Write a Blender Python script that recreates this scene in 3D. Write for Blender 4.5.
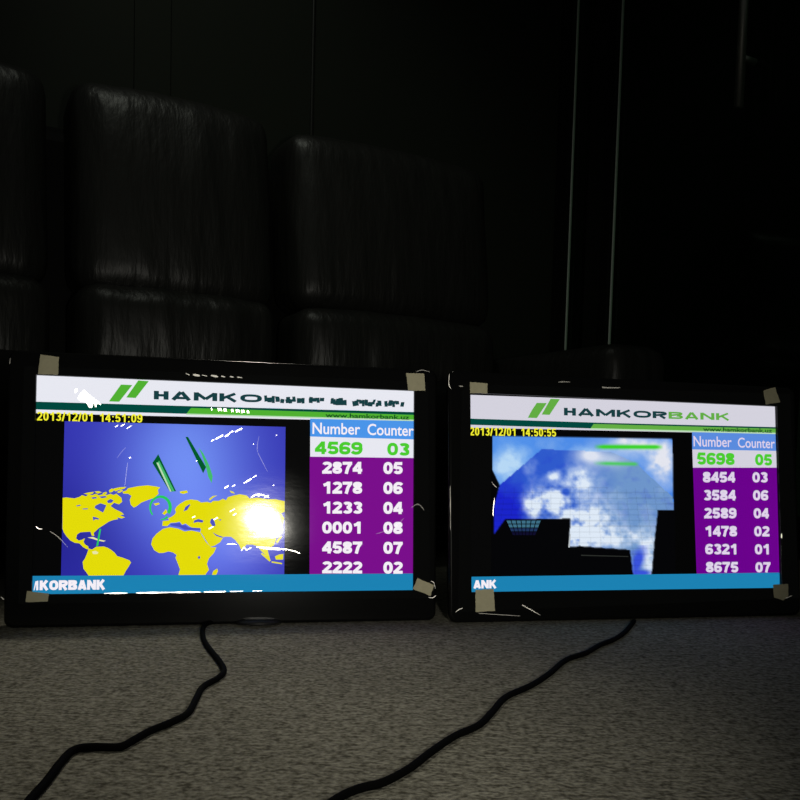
import bpy, bmesh, math, random
from mathutils import Vector, Matrix, noise
for o in list(bpy.data.objects): bpy.data.objects.remove(o)
S = bpy.context.scene
COL = S.collection
random.seed(7)

# ------------------------------------------------------------------ camera, world, lights, exposure
FPX, PX, PY = 850.0, 400.0, 500.0
H0, PITCH, ROLL = 0.2338, -0.0599, 0.0267
F = Vector((0, math.cos(PITCH), math.sin(PITCH)))
_u = Vector((0, -math.sin(PITCH), math.cos(PITCH))); _r = Vector((1, 0, 0))
RT = math.cos(ROLL)*_r + math.sin(ROLL)*_u
UP = -math.sin(ROLL)*_r + math.cos(ROLL)*_u
EYE = Vector((0, 0, H0))
cd = bpy.data.cameras.new('camera'); cam = bpy.data.objects.new('camera', cd); COL.objects.link(cam)
M = Matrix((RT, UP, -F)).transposed().to_4x4(); M.translation = EYE; cam.matrix_world = M
cd.sensor_width = 36; cd.lens = FPX/800*36; cd.shift_y = 0.125; cd.clip_start = 0.02
S.camera = cam

w = bpy.data.worlds.new('room_dark'); S.world = w; w.use_nodes = True
w.node_tree.nodes['Background'].inputs[0].default_value = (0.80, 0.86, 0.78, 1)
w.node_tree.nodes['Background'].inputs[1].default_value = 0.022

def aim(o, tgt):
    d = (Vector(tgt) - o.location).normalized(); o.rotation_euler = d.to_track_quat('-Z', 'Y').to_euler()
# ceiling downlight a little behind the screens
l = bpy.data.lights.new('ceiling_downlight', 'SPOT'); l.energy = 60.0; l.color = (1.0, 0.95, 0.80)
l.spot_size = math.radians(27); l.spot_blend = 1.0; l.shadow_soft_size = 0.10
lo = bpy.data.objects.new('ceiling_downlight', l); COL.objects.link(lo); lo.location = (-0.20, 1.72, 2.45); aim(lo, (-0.28, 0.68, 0))
# a second ceiling downlight over the seat back
l3 = bpy.data.lights.new('ceiling_downlight', 'SPOT'); l3.energy = 15.0; l3.color = (0.95, 1.0, 0.86)
l3.spot_size = math.radians(62); l3.spot_blend = 1.0; l3.shadow_soft_size = 0.12
lo3 = bpy.data.objects.new('ceiling_downlight', l3); COL.objects.link(lo3); lo3.location = (-0.45, 1.25, 2.5); aim(lo3, (-0.36, 2.15, 1.15))
# small hand lamp beside the camera
l2 = bpy.data.lights.new('hand_lamp', 'SPOT'); l2.energy = 15.0; l2.shadow_soft_size = 0.03; l2.color = (1.0, 0.97, 0.86)
l2.spot_size = math.radians(70); l2.spot_blend = 1.0
lo2 = bpy.data.objects.new('hand_lamp', l2); COL.objects.link(lo2); lo2.location = (0.149, -0.029, 0.255); aim(lo2, (-0.03, 1.2, 0.29))

S.view_settings.view_transform = 'Standard'; S.view_settings.look = 'None'
S.view_settings.exposure = 0.0; S.view_settings.gamma = 1.0; S.view_settings.use_curve_mapping = False

# ------------------------------------------------------------------ helpers
def lin(c):
    return tuple(((v/255)/12.92 if v/255 <= .04045 else ((v/255+.055)/1.055)**2.4) for v in c)
MATS = {}
def glow(name, rgb):                                   # lit pixels of a display
    if name in MATS: return MATS[name]
    m = bpy.data.materials.new(name); m.use_nodes = True; nt = m.node_tree; nt.nodes.clear()
    e = nt.nodes.new('ShaderNodeEmission'); e.inputs[0].default_value = (*lin(rgb), 1); e.inputs[1].default_value = 1
    o = nt.nodes.new('ShaderNodeOutputMaterial'); nt.links.new(e.outputs[0], o.inputs[0]); MATS[name] = m; return m
def glow_attr(name):
    if name in MATS: return MATS[name]
    m = bpy.data.materials.new(name); m.use_nodes = True; nt = m.node_tree; nt.nodes.clear()
    a = nt.nodes.new('ShaderNodeVertexColor'); a.layer_name = 'pixels'
    e = nt.nodes.new('ShaderNodeEmission'); nt.links.new(a.outputs[0], e.inputs[0])
    o = nt.nodes.new('ShaderNodeOutputMaterial'); nt.links.new(e.outputs[0], o.inputs[0]); MATS[name] = m; return m
def pbr(name, col, rough=.5, spec=.5, metal=0, bump=None, coat=0, mottle=None):
    """bump = (scale xyz, strength, distance); mottle = (scale, darker factor)"""
    if name in MATS: return MATS[name]
    m = bpy.data.materials.new(name); m.use_nodes = True; nt = m.node_tree; b = nt.nodes['Principled BSDF']
    b.inputs['Base Color'].default_value = (*col, 1); b.inputs['Roughness'].default_value = rough
    b.inputs['Specular IOR Level'].default_value = spec; b.inputs['Metallic'].default_value = metal
    b.inputs['Coat Weight'].default_value = coat; b.inputs['Coat Roughness'].default_value = .05
    tc = nt.nodes.new('ShaderNodeTexCoord')
    if bump:
        mp = nt.nodes.new('ShaderNodeMapping'); mp.inputs['Scale'].default_value = bump[0]
        nt.links.new(tc.outputs['Object'], mp.inputs[0])
        n = nt.nodes.new('ShaderNodeTexNoise'); n.inputs['Scale'].default_value = 1; n.inputs['Detail'].default_value = 4
        nt.links.new(mp.outputs[0], n.inputs[0])
        bp = nt.nodes.new('ShaderNodeBump'); bp.inputs['Strength'].default_value = bump[1]; bp.inputs['Distance'].default_value = bump[2]
        nt.links.new(n.outputs[0], bp.inputs['Height']); nt.links.new(bp.outputs[0], b.inputs['Normal'])
    if mottle:
        n = nt.nodes.new('ShaderNodeTexNoise'); n.inputs['Scale'].default_value = mottle[0]; n.inputs['Detail'].default_value = 3
        nt.links.new(tc.outputs['Object'], n.inputs[0])
        mx = nt.nodes.new('ShaderNodeMix'); mx.data_type = 'RGBA'
        mx.inputs[6].default_value = (*[c*mottle[1] for c in col], 1); mx.inputs[7].default_value = (*col, 1)
        nt.links.new(n.outputs[0], mx.inputs[0]); nt.links.new(mx.outputs[2], b.inputs['Base Color'])
    MATS[name] = m; return m

class MB:
    """collects geometry of ONE mesh object"""
    def __init__(s): s.v = []; s.f = []; s.m = []; s.mats = []
    def mi(s, mat):
        if mat not in s.mats: s.mats.append(mat)
        return s.mats.index(mat)
    def add(s, vs, fs, mat):
        k = len(s.v); s.v += [tuple(v) for v in vs]; i = s.mi(mat)
        for f in fs: s.f.append(tuple(a+k for a in f)); s.m.append(i)
    def box(s, c, d, mat, bev=0, seg=2):
        bm = bmesh.new(); bmesh.ops.create_cube(bm, size=1)
        for v in bm.verts: v.co = Vector((v.co.x*d[0], v.co.y*d[1], v.co.z*d[2]))
        if bev: bmesh.ops.bevel(bm, geom=bm.edges[:], offset=bev, segments=seg, affect='EDGES', profile=.5)
        bm.verts.index_update()
        s.add([v.co+Vector(c) for v in bm.verts], [[v.index for v in f.verts] for f in bm.faces], mat); bm.free()
    def tube(s, pts, r, mat, n=10, cap=True):
        pts = [Vector(p) for p in pts]; vs = []; fs = []; ref = Vector((0, 0, 1))
        for i, p in enumerate(pts):
            t = (pts[min(i+1, len(pts)-1)]-pts[max(i-1, 0)]).normalized()
            a = t.cross(ref if abs(t.z) < .95 else Vector((1, 0, 0))).normalized(); b = a.cross(t)
            rr = r[i] if isinstance(r, (list, tuple)) else r
            vs += [p+rr*(math.cos(6.28318*j/n)*a+math.sin(6.28318*j/n)*b) for j in range(n)]
        for i in range(len(pts)-1):
            for j in range(n): fs.append((i*n+j, i*n+(j+1) % n, (i+1)*n+(j+1) % n, (i+1)*n+j))
        if cap: fs += [tuple(range(n))[::-1], tuple(range((len(pts)-1)*n, len(pts)*n))]
        s.add(vs, fs, mat)
    def build(s, name, parent=None, smooth=False, kind=None, label=None):
        me = bpy.data.meshes.new(name); me.from_pydata(s.v, [], s.f)
        for m in s.mats: me.materials.append(m)
        me.polygons.foreach_set('material_index', s.m)
        me.polygons.foreach_set('use_smooth', [smooth]*len(s.f)); me.update()
        o = bpy.data.objects.new(name, me); COL.objects.link(o)
        if parent: o.parent = parent
        if kind: o['kind'] = kind
        if label: o['label'] = label
        return o
def tag(o, label, cat, group=None):
    o['label'] = label; o['category'] = cat
    if group: o['group'] = group
    return o
def empty(name, loc, rot=(0, 0, 0)):
    o = bpy.data.objects.new(name, None); COL.objects.link(o); o.location = loc; o.rotation_euler = rot; o.empty_display_size = .1; return o
def spline(pts, n=8):
    P = [Vector(p) for p in pts]; out = []
    for i in range(len(P)-1):
        a, b, c, d = P[max(i-1, 0)], P[i], P[i+1], P[min(i+2, len(P)-1)]
        for k in range(n):
            t = k/n; out.append(.5*((2*b)+(c-a)*t+(2*a-5*b+4*c-d)*t*t+(3*b-a-3*c+d)*t**3))
    out.append(P[-1]); return out
def ray(x, y): return (RT*((x-PX)/FPX)-UP*((y-PY)/FPX)+F).normalized()
def on_floor(x, y, z=0):
    d = ray(x, y); return EYE+d*((z-H0)/d.z)

# ------------------------------------------------------------------ setting
def carpet():
    m = bpy.data.materials.new('carpet_loop'); m.use_nodes = True; nt = m.node_tree; b = nt.nodes['Principled BSDF']
    b.inputs['Roughness'].default_value = .95; b.inputs['Specular IOR Level'].default_value = .1
    tc = nt.nodes.new('ShaderNodeTexCoord')
    def nz(scale, det, sc=(1, 1, 1)):
        mp = nt.nodes.new('ShaderNodeMapping'); mp.inputs['Scale'].default_value = sc; nt.links.new(tc.outputs['Object'], mp.inputs[0])
        n = nt.nodes.new('ShaderNodeTexNoise'); n.inputs['Scale'].default_value = scale; n.inputs['Detail'].default_value = det
        nt.links.new(mp.outputs[0], n.inputs[0]); return n
    a = nz(210, 3, (1, 1.3, 1)); c = nz(85, 2, (.8, 1.5, 1)); g = nz(5, 3)
    r = nt.nodes.new('ShaderNodeValToRGB'); r.color_ramp.elements[0].position = .38; r.color_ramp.elements[1].position = .62
    r.color_ramp.elements[0].color = (.085, .078, .058, 1); r.color_ramp.elements[1].color = (.34, .325, .265, 1)
    mx = nt.nodes.new('ShaderNodeMath'); mx.operation = 'MULTIPLY_ADD'; mx.inputs[1].default_value = .62
    nt.links.new(a.outputs[0], mx.inputs[0])
    m2 = nt.nodes.new('ShaderNodeMath'); m2.operation = 'MULTIPLY'; m2.inputs[1].default_value = .38; nt.links.new(c.outputs[0], m2.inputs[0])
    nt.links.new(m2.outputs[0], mx.inputs[2]); nt.links.new(mx.outputs[0], r.inputs[0])
    g2 = nt.nodes.new('ShaderNodeMapRange'); g2.inputs[1].default_value = .3; g2.inputs[2].default_value = .7; g2.inputs[3].default_value = .86; g2.inputs[4].default_value = 1.08
    nt.links.new(g.outputs[0], g2.inputs[0])
    mul = nt.nodes.new('ShaderNodeVectorMath'); mul.operation = 'SCALE'; nt.links.new(r.outputs[0], mul.inputs[0]); nt.links.new(g2.outputs[0], mul.inputs['Scale'])
    nt.links.new(mul.outputs[0], b.inputs['Base Color'])
    bp = nt.nodes.new('ShaderNodeBump'); bp.inputs['Strength'].default_value = .9; bp.inputs['Distance'].default_value = .003
    nt.links.new(a.outputs[0], bp.inputs['Height']); nt.links.new(bp.outputs[0], b.inputs['Normal']); return m

PSI = 0.5                                              # heading of sofa and back wall
SD = Vector((math.cos(PSI), math.sin(PSI), 0)); SN = Vector((-math.sin(PSI), math.cos(PSI), 0))
P0 = Vector((-.497, 1.37, 0))                          # a point on the sofa's front line
SROT = (0, 0, PSI)
def sofa_pt(t, n, z): return P0+SD*t+SN*n+Vector((0, 0, z))
def setpiece(mb, name, kind='structure', **k):         # built in sofa-line coordinates
    o = mb.build(name, kind=kind, **k); o.location = P0; o.rotation_euler = SROT; return o

fl = MB(); fl.box((0, 1.2, -.05), (9, 9, .1), carpet()); fl.build('floor', kind='structure')
wallm = pbr('dark_panelling', (.016, .020, .014), .65, .15, mottle=(3, .8))
seam = pbr('panel_joint', (.022, .024, .021), .4, .4)
mb = MB(); mb.box((-.5, .85, 1.3), (6.9, .10, 2.6), wallm); setpiece(mb, 'wall_back')
for i, (t, wd) in enumerate(((.690, .006), (.26, .09))):
    mb = MB(); mb.box((t, .795, 1.3), (wd, .012, 2.6), seam if i == 0 else wallm, .002); setpiece(mb, 'trim_%d' % (i+1))
mb = MB(); mb.box((-1.2, .79, .05), (5.44, .018, .10), pbr('dark_base', (.006, .006, .005), .5), .003); setpiece(mb, 'baseboard_back')
TG = 1.56                                              # the glass side wall, square to the back wall
glass = bpy.data.materials.new('dark_glass'); glass.use_nodes = True
nt = glass.node_tree; nt.nodes.clear()
gl = nt.nodes.new('ShaderNodeBsdfGlossy'); gl.inputs['Roughness'].default_value = .03; gl.inputs[0].default_value = (.45, .52, .47, 1)
tr = nt.nodes.new('ShaderNodeBsdfTransparent'); tr.inputs[0].default_value = (.72, .84, .76, 1)
lw = nt.nodes.new('ShaderNodeLayerWeight'); pw_ = nt.nodes.new('ShaderNodeMath'); pw_.operation = 'POWER'; pw_.inputs[1].default_value = 5; nt.links.new(lw.outputs['Facing'], pw_.inputs[0])
fr = nt.nodes.new('ShaderNodeMath'); fr.operation = 'MULTIPLY_ADD'; fr.inputs[1].default_value = .6; fr.inputs[2].default_value = .04; nt.links.new(pw_.outputs[0], fr.inputs[0])
ms = nt.nodes.new('ShaderNodeMixShader'); nt.links.new(fr.outputs[0], ms.inputs[0]); nt.links.new(tr.outputs[0], ms.inputs[1]); nt.links.new(gl.outputs[0], ms.inputs[2])
om = nt.nodes.new('ShaderNodeOutputMaterial'); nt.links.new(ms.outputs[0], om.inputs[0])
edge = pbr('green_glass_edge', (.55, .64, .56), .3, .4)
framem = pbr('black_frame', (.005, .005, .005), .45, .3)
steel = pbr('brushed_steel', (.62, .62, .58), .42, .5, 1)
def glass_n(x):                                        # depth along the side wall at which the photo column x meets it
    d = ray(x, 200); a = (sofa_pt(TG, 0, 0)-EYE); k = a.dot(SD)/d.dot(SD); return (EYE+d*k-P0).dot(SN)
n1, n2, n3, n4, nh = glass_n(571), glass_n(590), glass_n(606), glass_n(614), glass_n(748)
mb = MB(); mb.box((TG+.004, (n1+n2)/2, 1.25), (.010, n1-n2, 2.5), glass); wi = setpiece(mb, 'window_1')
def sub(mb, name, par, **k):
    o = mb.build(name, par, **k); return o
mb = MB(); mb.box((TG, n1, 1.25), (.008, .005, 2.5), edge, .001); sub(mb, 'pane_edge', wi, label='pale green polished glass edge')
mb = MB(); mb.box((TG+.01, (n2+n3)/2, 1.25), (.04, n2-n3, 2.5), pbr('side_panel_dark', (.006, .008, .006), .5, .3)); setpiece(mb, 'trim_3')
mb = MB(); mb.box((TG+.01, (n3+n4)/2, 1.25), (.05, n3-n4, 2.5), framem); setpiece(mb, 'trim_4')
mb = MB(); mb.box((TG+.01, (n1+.79)/2, 1.25), (.06, .79-n1, 2.5), framem); setpiece(mb, 'trim_5')
nend = n4-1.0
mb = MB(); mb.box((TG+.004, (n4+nend)/2, 1.25), (.012, n4-nend, 2.46), glass); dr = setpiece(mb, 'door_1')
mb = MB(); mb.box((TG-.001, n4-.006, 1.25), (.008, .004, 2.46), edge, .001); sub(mb, 'pane_edge', dr, label='pale green polished glass edge')
mb = MB(); d = ray(745, 105); k = (sofa_pt(TG-.05, 0, 0)-EYE).dot(SD)/d.dot(SD); zh = (EYE+d*k).z
mb.tube([(TG-.05, nh, zh), (TG-.05, nh, zh+.75)], .011, steel, 16)
for dz in (.12, .63): mb.tube([(TG-.05, nh, zh+dz), (TG, nh, zh+dz)], .008, steel, 10)
sub(mb, 'door_handle', dr, smooth=True, label='long vertical steel bar handle')
mb = MB(); mb.box((TG+.004, (n4+nend)/2, .05), (.03, n4-nend, .1), framem, .002); sub(mb, 'bottom_rail', dr)
mb = MB(); mb.box((TG+1.3, -.3, 1.3), (.1, 5, 2.6), pbr('side_room_wall', (.36, .42, .33), .7, .2)); setpiece(mb, 'wall_right')

# ------------------------------------------------------------------ sofa
leather = pbr('black_leather', (.015, .0155, .0135), .42, .35, bump=((38, 38, 7), .45, .010))
leather_flat = pbr('black_leather_smooth', (.0035, .0035, .003), .6, .08, bump=((60, 60, 60), .25, .004))
def cushion(c, d, bulge, seed, wr=.006, nx=26, ny=8, nz=22, round_=.26, rake=0):
    """padded block: rounded box with puffed front and upright wrinkles"""
    mb = MB(); hx, hy, hz = d[0]/2, d[1]/2, d[2]/2; r = min(d)*round_
    bm = bmesh.new(); bmesh.ops.create_cube(bm, size=2)
    bmesh.ops.subdivide_edges(bm, edges=bm.edges[:], cuts=18, use_grid_fill=True)
    for v in bm.verts:
        p = Vector((v.co.x*hx, v.co.y*hy, v.co.z*hz))
        q = Vector((max(-hx+r, min(hx-r, p.x)), max(-hy+r, min(hy-r, p.y)), max(-hz+r, min(hz-r, p.z))))
        e = p-q
        if e.length > 1e-9: p = q+e.normalized()*min(r, e.length)
        a = max(0, 1-(p.x/hx)**2)*max(0, 1-(p.z/hz)**2); s = -1 if p.y < 0 else 1
        p.y += s*bulge*a**.6*min(1, abs(p.y)/hy)
        p.z += .35*bulge*max(0, 1-(p.x/hx)**2)*(p.z/hz)
        nn = noise.noise(Vector((p.x*26+seed*7, seed*3.1, p.z*5)))+.5*noise.noise(Vector((p.x*60, seed, p.z*9)))
        if p.y < 0: p.y += wr*nn
        p.y += rake*(p.z+hz)
        v.co = p
    bm.verts.index_update()
    mb.add([v.co+Vector(c) for v in bm.verts], [[v.index for v in f.verts] for f in bm.faces], leather); bm.free(); return mb
sofa = empty('sofa', P0, SROT)
tag(sofa, 'black leather sofa with padded back cushions standing behind both televisions', 'sofa')
T0, T1 = -.66, 1.07
def part(mb, name, smooth=True): return mb.build(name, sofa, smooth)
mb = MB(); mb.box(((T0+T1)/2, .37, .165), (T1-T0, .66, .13), leather_flat, .02); part(mb, 'base', False)
mb = MB(); mb.box(((T0+T1)/2, .64, .52), (T1-T0, .12, .80), leather_flat, .04, 3); part(mb, 'back_frame', False)
for i, (a, b) in enumerate(((T0, -.008), (-.008, .47), (.47, T1))):
    wd = b-a-.045; c = (a+b)/2+.012
    part(cushion((c, .27, .295), (wd, .54, .15), .015, i+1, .004), 'seat_cushion')
    part(cushion((c, .475, .455), (wd, .17, .20), .030, i+5, .009), 'lumbar_cushion')
    part(cushion((c, .50, .765), (wd, .17, (.44, .44, .415)[i]), .035, i+9, .006, rake=.12), 'back_cushion')
for s, tt in ((0, T0-.10), (1, T1+.09)):
    mb = cushion((tt, .34, .27), (.18, .72, .42), .006, 20+s, .002, round_=.22); part(mb, 'armrest')
for tt in (T0-.08, T1+.09):
    for nn in (.06, .62):
        mb = MB(); mb.box((tt, nn, .05), (.05, .05, .10), framem, .006); part(mb, 'leg', False)

# ------------------------------------------------------------------ televisions
SW, SH = .487, .274                                    # lit area
BS, BT, BB = .0322, .0301, .0416                       # bezel side, top, bottom
OUT = [(-SW/2-BS, 0), (SW/2+BS, BB+SH+BT)]
gloss = pbr('gloss_black', (.004, .004, .004), .13, .35)
matt = pbr('matt_black_plastic', (.012, .012, .012), .5, .4)
panel_off = pbr('dark_panel_glass', (.004, .004, .005), .6, .04)
tape_m = pbr('masking_tape', (.66, .61, .41), .75, .2, bump=((160, 160, 500), .5, .001), mottle=(130, .8))
film = bpy.data.materials.new('clear_film'); film.use_nodes = True
nt = film.node_tree; nt.nodes.clear()
tc = nt.nodes.new('ShaderNodeTexCoord'); mp = nt.nodes.new('ShaderNodeMapping'); mp.inputs['Scale'].default_value = (9, 9, 22)
nt.links.new(tc.outputs['Object'], mp.inputs[0])
nn_ = nt.nodes.new('ShaderNodeTexNoise'); nn_.inputs['Scale'].default_value = 1; nn_.inputs['Detail'].default_value = 5; nt.links.new(mp.outputs[0], nn_.inputs[0])
bp = nt.nodes.new('ShaderNodeBump'); bp.inputs['Strength'].default_value = .06; bp.inputs['Distance'].default_value = .004; nt.links.new(nn_.outputs[0], bp.inputs['Height'])
g1 = nt.nodes.new('ShaderNodeBsdfGlossy'); g1.distribution = 'BECKMANN'; g1.inputs['Roughness'].default_value = .10; nt.links.new(bp.outputs[0], g1.inputs['Normal'])
g2 = nt.nodes.new('ShaderNodeBsdfGlossy'); g2.distribution = 'BECKMANN'; g2.inputs['Roughness'].default_value = .155; nt.links.new(bp.outputs[0], g2.inputs['Normal'])
mg = nt.nodes.new('ShaderNodeMixShader'); mg.inputs[0].default_value = .2; nt.links.new(g1.outputs[0], mg.inputs[1]); nt.links.new(g2.outputs[0], mg.inputs[2])
t_ = nt.nodes.new('ShaderNodeBsdfTransparent'); mf = nt.nodes.new('ShaderNodeMixShader'); mf.inputs[0].default_value = .045
nt.links.new(t_.outputs[0], mf.inputs[1]); nt.links.new(mg.outputs[0], mf.inputs[2])
om = nt.nodes.new('ShaderNodeOutputMaterial'); nt.links.new(mf.outputs[0], om.inputs[0])
def crease_mat(name, rough, frac):
    m = bpy.data.materials.new(name); m.use_nodes = True; nt = m.node_tree; nt.nodes.clear()
    g = nt.nodes.new('ShaderNodeBsdfGlossy'); g.distribution = 'BECKMANN'; g.inputs['Roughness'].default_value = rough; g.inputs[0].default_value = (1, .96, .88, 1)
    t = nt.nodes.new('ShaderNodeBsdfTransparent'); x = nt.nodes.new('ShaderNodeMixShader'); x.inputs[0].default_value = frac
    nt.links.new(t.outputs[0], x.inputs[1]); nt.links.new(g.outputs[0], x.inputs[2])
    o = nt.nodes.new('ShaderNodeOutputMaterial'); nt.links.new(x.outputs[0], o.inputs[0]); return m
CREASE = {'sharp': crease_mat('film_kink_sharp', .14, .03), 'worn': crease_mat('film_kink_worn', .35, .13), 'dull': crease_mat('film_kink_dull', .35, .05)}

# ------------------------------------------------------------------ bold display lettering drawn as strokes
def _el(cx, cy, rx, ry, a0, a1, n=14, pw=.85):
    o = []
    for k in range(n+1):
        t = math.radians(a0+(a1-a0)*k/n); c, q = math.cos(t), math.sin(t)
        o.append((cx+rx*math.copysign(abs(c)**pw, c), cy+ry*math.copysign(abs(q)**pw, q)))
    return o
def glyph(ch, W, h, hx=None):
    """centre lines of one character in a box W wide and 1 high; h = half stroke"""
    hx = hx or h; X, m = W-hx, W/2; rx = m-hx
    D = {
     '0': [_el(m, .5, rx, .5-h, 0, 360, 24)],
     '1': [[(W*.66, 0), (W*.66, 1)], [(W*.62, .90), (W*.40, .76), (W*.14, .70)]],
     '2': [_el(m, .70, rx, .30-h, 165, -35, 12)+[(h*1.1, h*1.2)], [(0, h), (W, h)]],
     '3': [_el(m, .735, rx*.95, .265-h, 160, -80, 12), _el(m, .29, rx, .29-h, 80, -160, 12), [(m-.06, .53), (m+.12, .53)]],
     '4': [[(W*.72, 0), (W*.72, 1)], [(0, .30), (W, .30)], [(h*.7, .32), (W*.70, 1-h*.5)]],
     '5': [[(W*.16, 1-h), (W*.95, 1-h)], [(W*.26, 1-h), (W*.17, .44)], _el(m, .33, rx, .33-h, 150, -160, 14)],
     '6': [_el(m, .32, rx, .32-h, 0, 360, 20), _el(W*.57, .5, W*.57-h, .5-h, 185, 38, 12)],
     '7': [[(0, 1-h), (W, 1-h)], [(X, 1-h*1.2), (W*.55, .5), (W*.38, 0)]],
     '8': [_el(m, .745, rx*.92, .255-h, 0, 360, 20), _el(m, .285, rx, .285-h, 0, 360, 20)],
     '9': [_el(m, .68, rx, .32-h, 0, 360, 20), _el(W*.43, .5, W*.57-h, .5-h, 5, -142, 12)],
     '/': [[(W*.12, -.02), (W*.88, 1.02)]],
     ':': [[(m, h*.1), (m, h*1.9)], [(m, .72-h*1.9), (m, .72-h*.1)]],
     'H': [[(hx, 0), (hx, 1)], [(X, 0), (X, 1)], [(hx, .5), (X, .5)]],
     'A': [[(hx*.95, 0), (m-hx*.1, 1-h*.2)], [(W-hx*.95, 0), (m+hx*.1, 1-h*.2)], [(W*.26, .25), (W*.74, .25)]],
     'M': [[(hx, 0), (hx, 1)], [(X, 0), (X, 1)], [(hx*1.1, .92), (m, .20)], [(W-hx*1.1, .92), (m, .20)]],
     'K': [[(hx, 0), (hx, 1)], [(hx*1.6, .42), (W-hx*1.2, 1)], [(W*.42, .56), (W-hx*1.0, 0)]],
     'O': [_el(m, .5, rx, .5-h, 0, 360, 26, .75)],
     'R': [[(hx, 0), (hx, 1)], [(hx, 1-h), (W*.66, 1-h)]+_el(W*.66, .70, W*.34-hx, .30-h, 90, -90, 8)+[(hx, .40)], [(W*.52, .40), (W-hx*1.0, 0)]],
     'B': [[(hx, 0), (hx, 1)], [(hx, 1-h), (W*.62, 1-h)]+_el(W*.62, .745, W*.35-hx, .255-h, 90, -90, 8)+[(hx, .49)], [(W*.6, .51), (W*.66, .51)]+_el(W*.66, .28, W*.34-hx, .28-h, 90, -90, 8)+[(hx, h)]],
     'N': [[(hx, 0), (hx, 1)], [(X, 0), (X, 1)], [(hx*1.2, .94), (W-hx*1.2, .06)]],
    }
    return D[ch]
def strip(pts, h, closed=False, fat=1.0):
    """outline quads of a polyline 2h wide"""
    n = len(pts); L = []; R_ = []
    for i in range(n):
        a = Vector(pts[i-1] if i else (pts[-2] if closed else pts[0])); b = Vector(pts[i]); c = Vector(pts[i+1] if i < n-1 else (pts[1] if closed else pts[-1]))
        d1 = (b-a); d2 = (c-b); d1 = d1.normalized() if d1.length > 1e-9 else d2.normalized(); d2 = d2.normalized() if d2.length > 1e-9 else d1
        t = d1+d2; t = t.normalized() if t.length > 1e-6 else d1; nr = Vector((-t.y, t.x)); k = min(1.6, 1/max(.3, nr.dot(Vector((-d1.y, d1.x)))))
        e = Vector((nr.x*h*fat, nr.y*h))*k; L.append(b+e); R_.append(b-e)
    return L, R_

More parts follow.
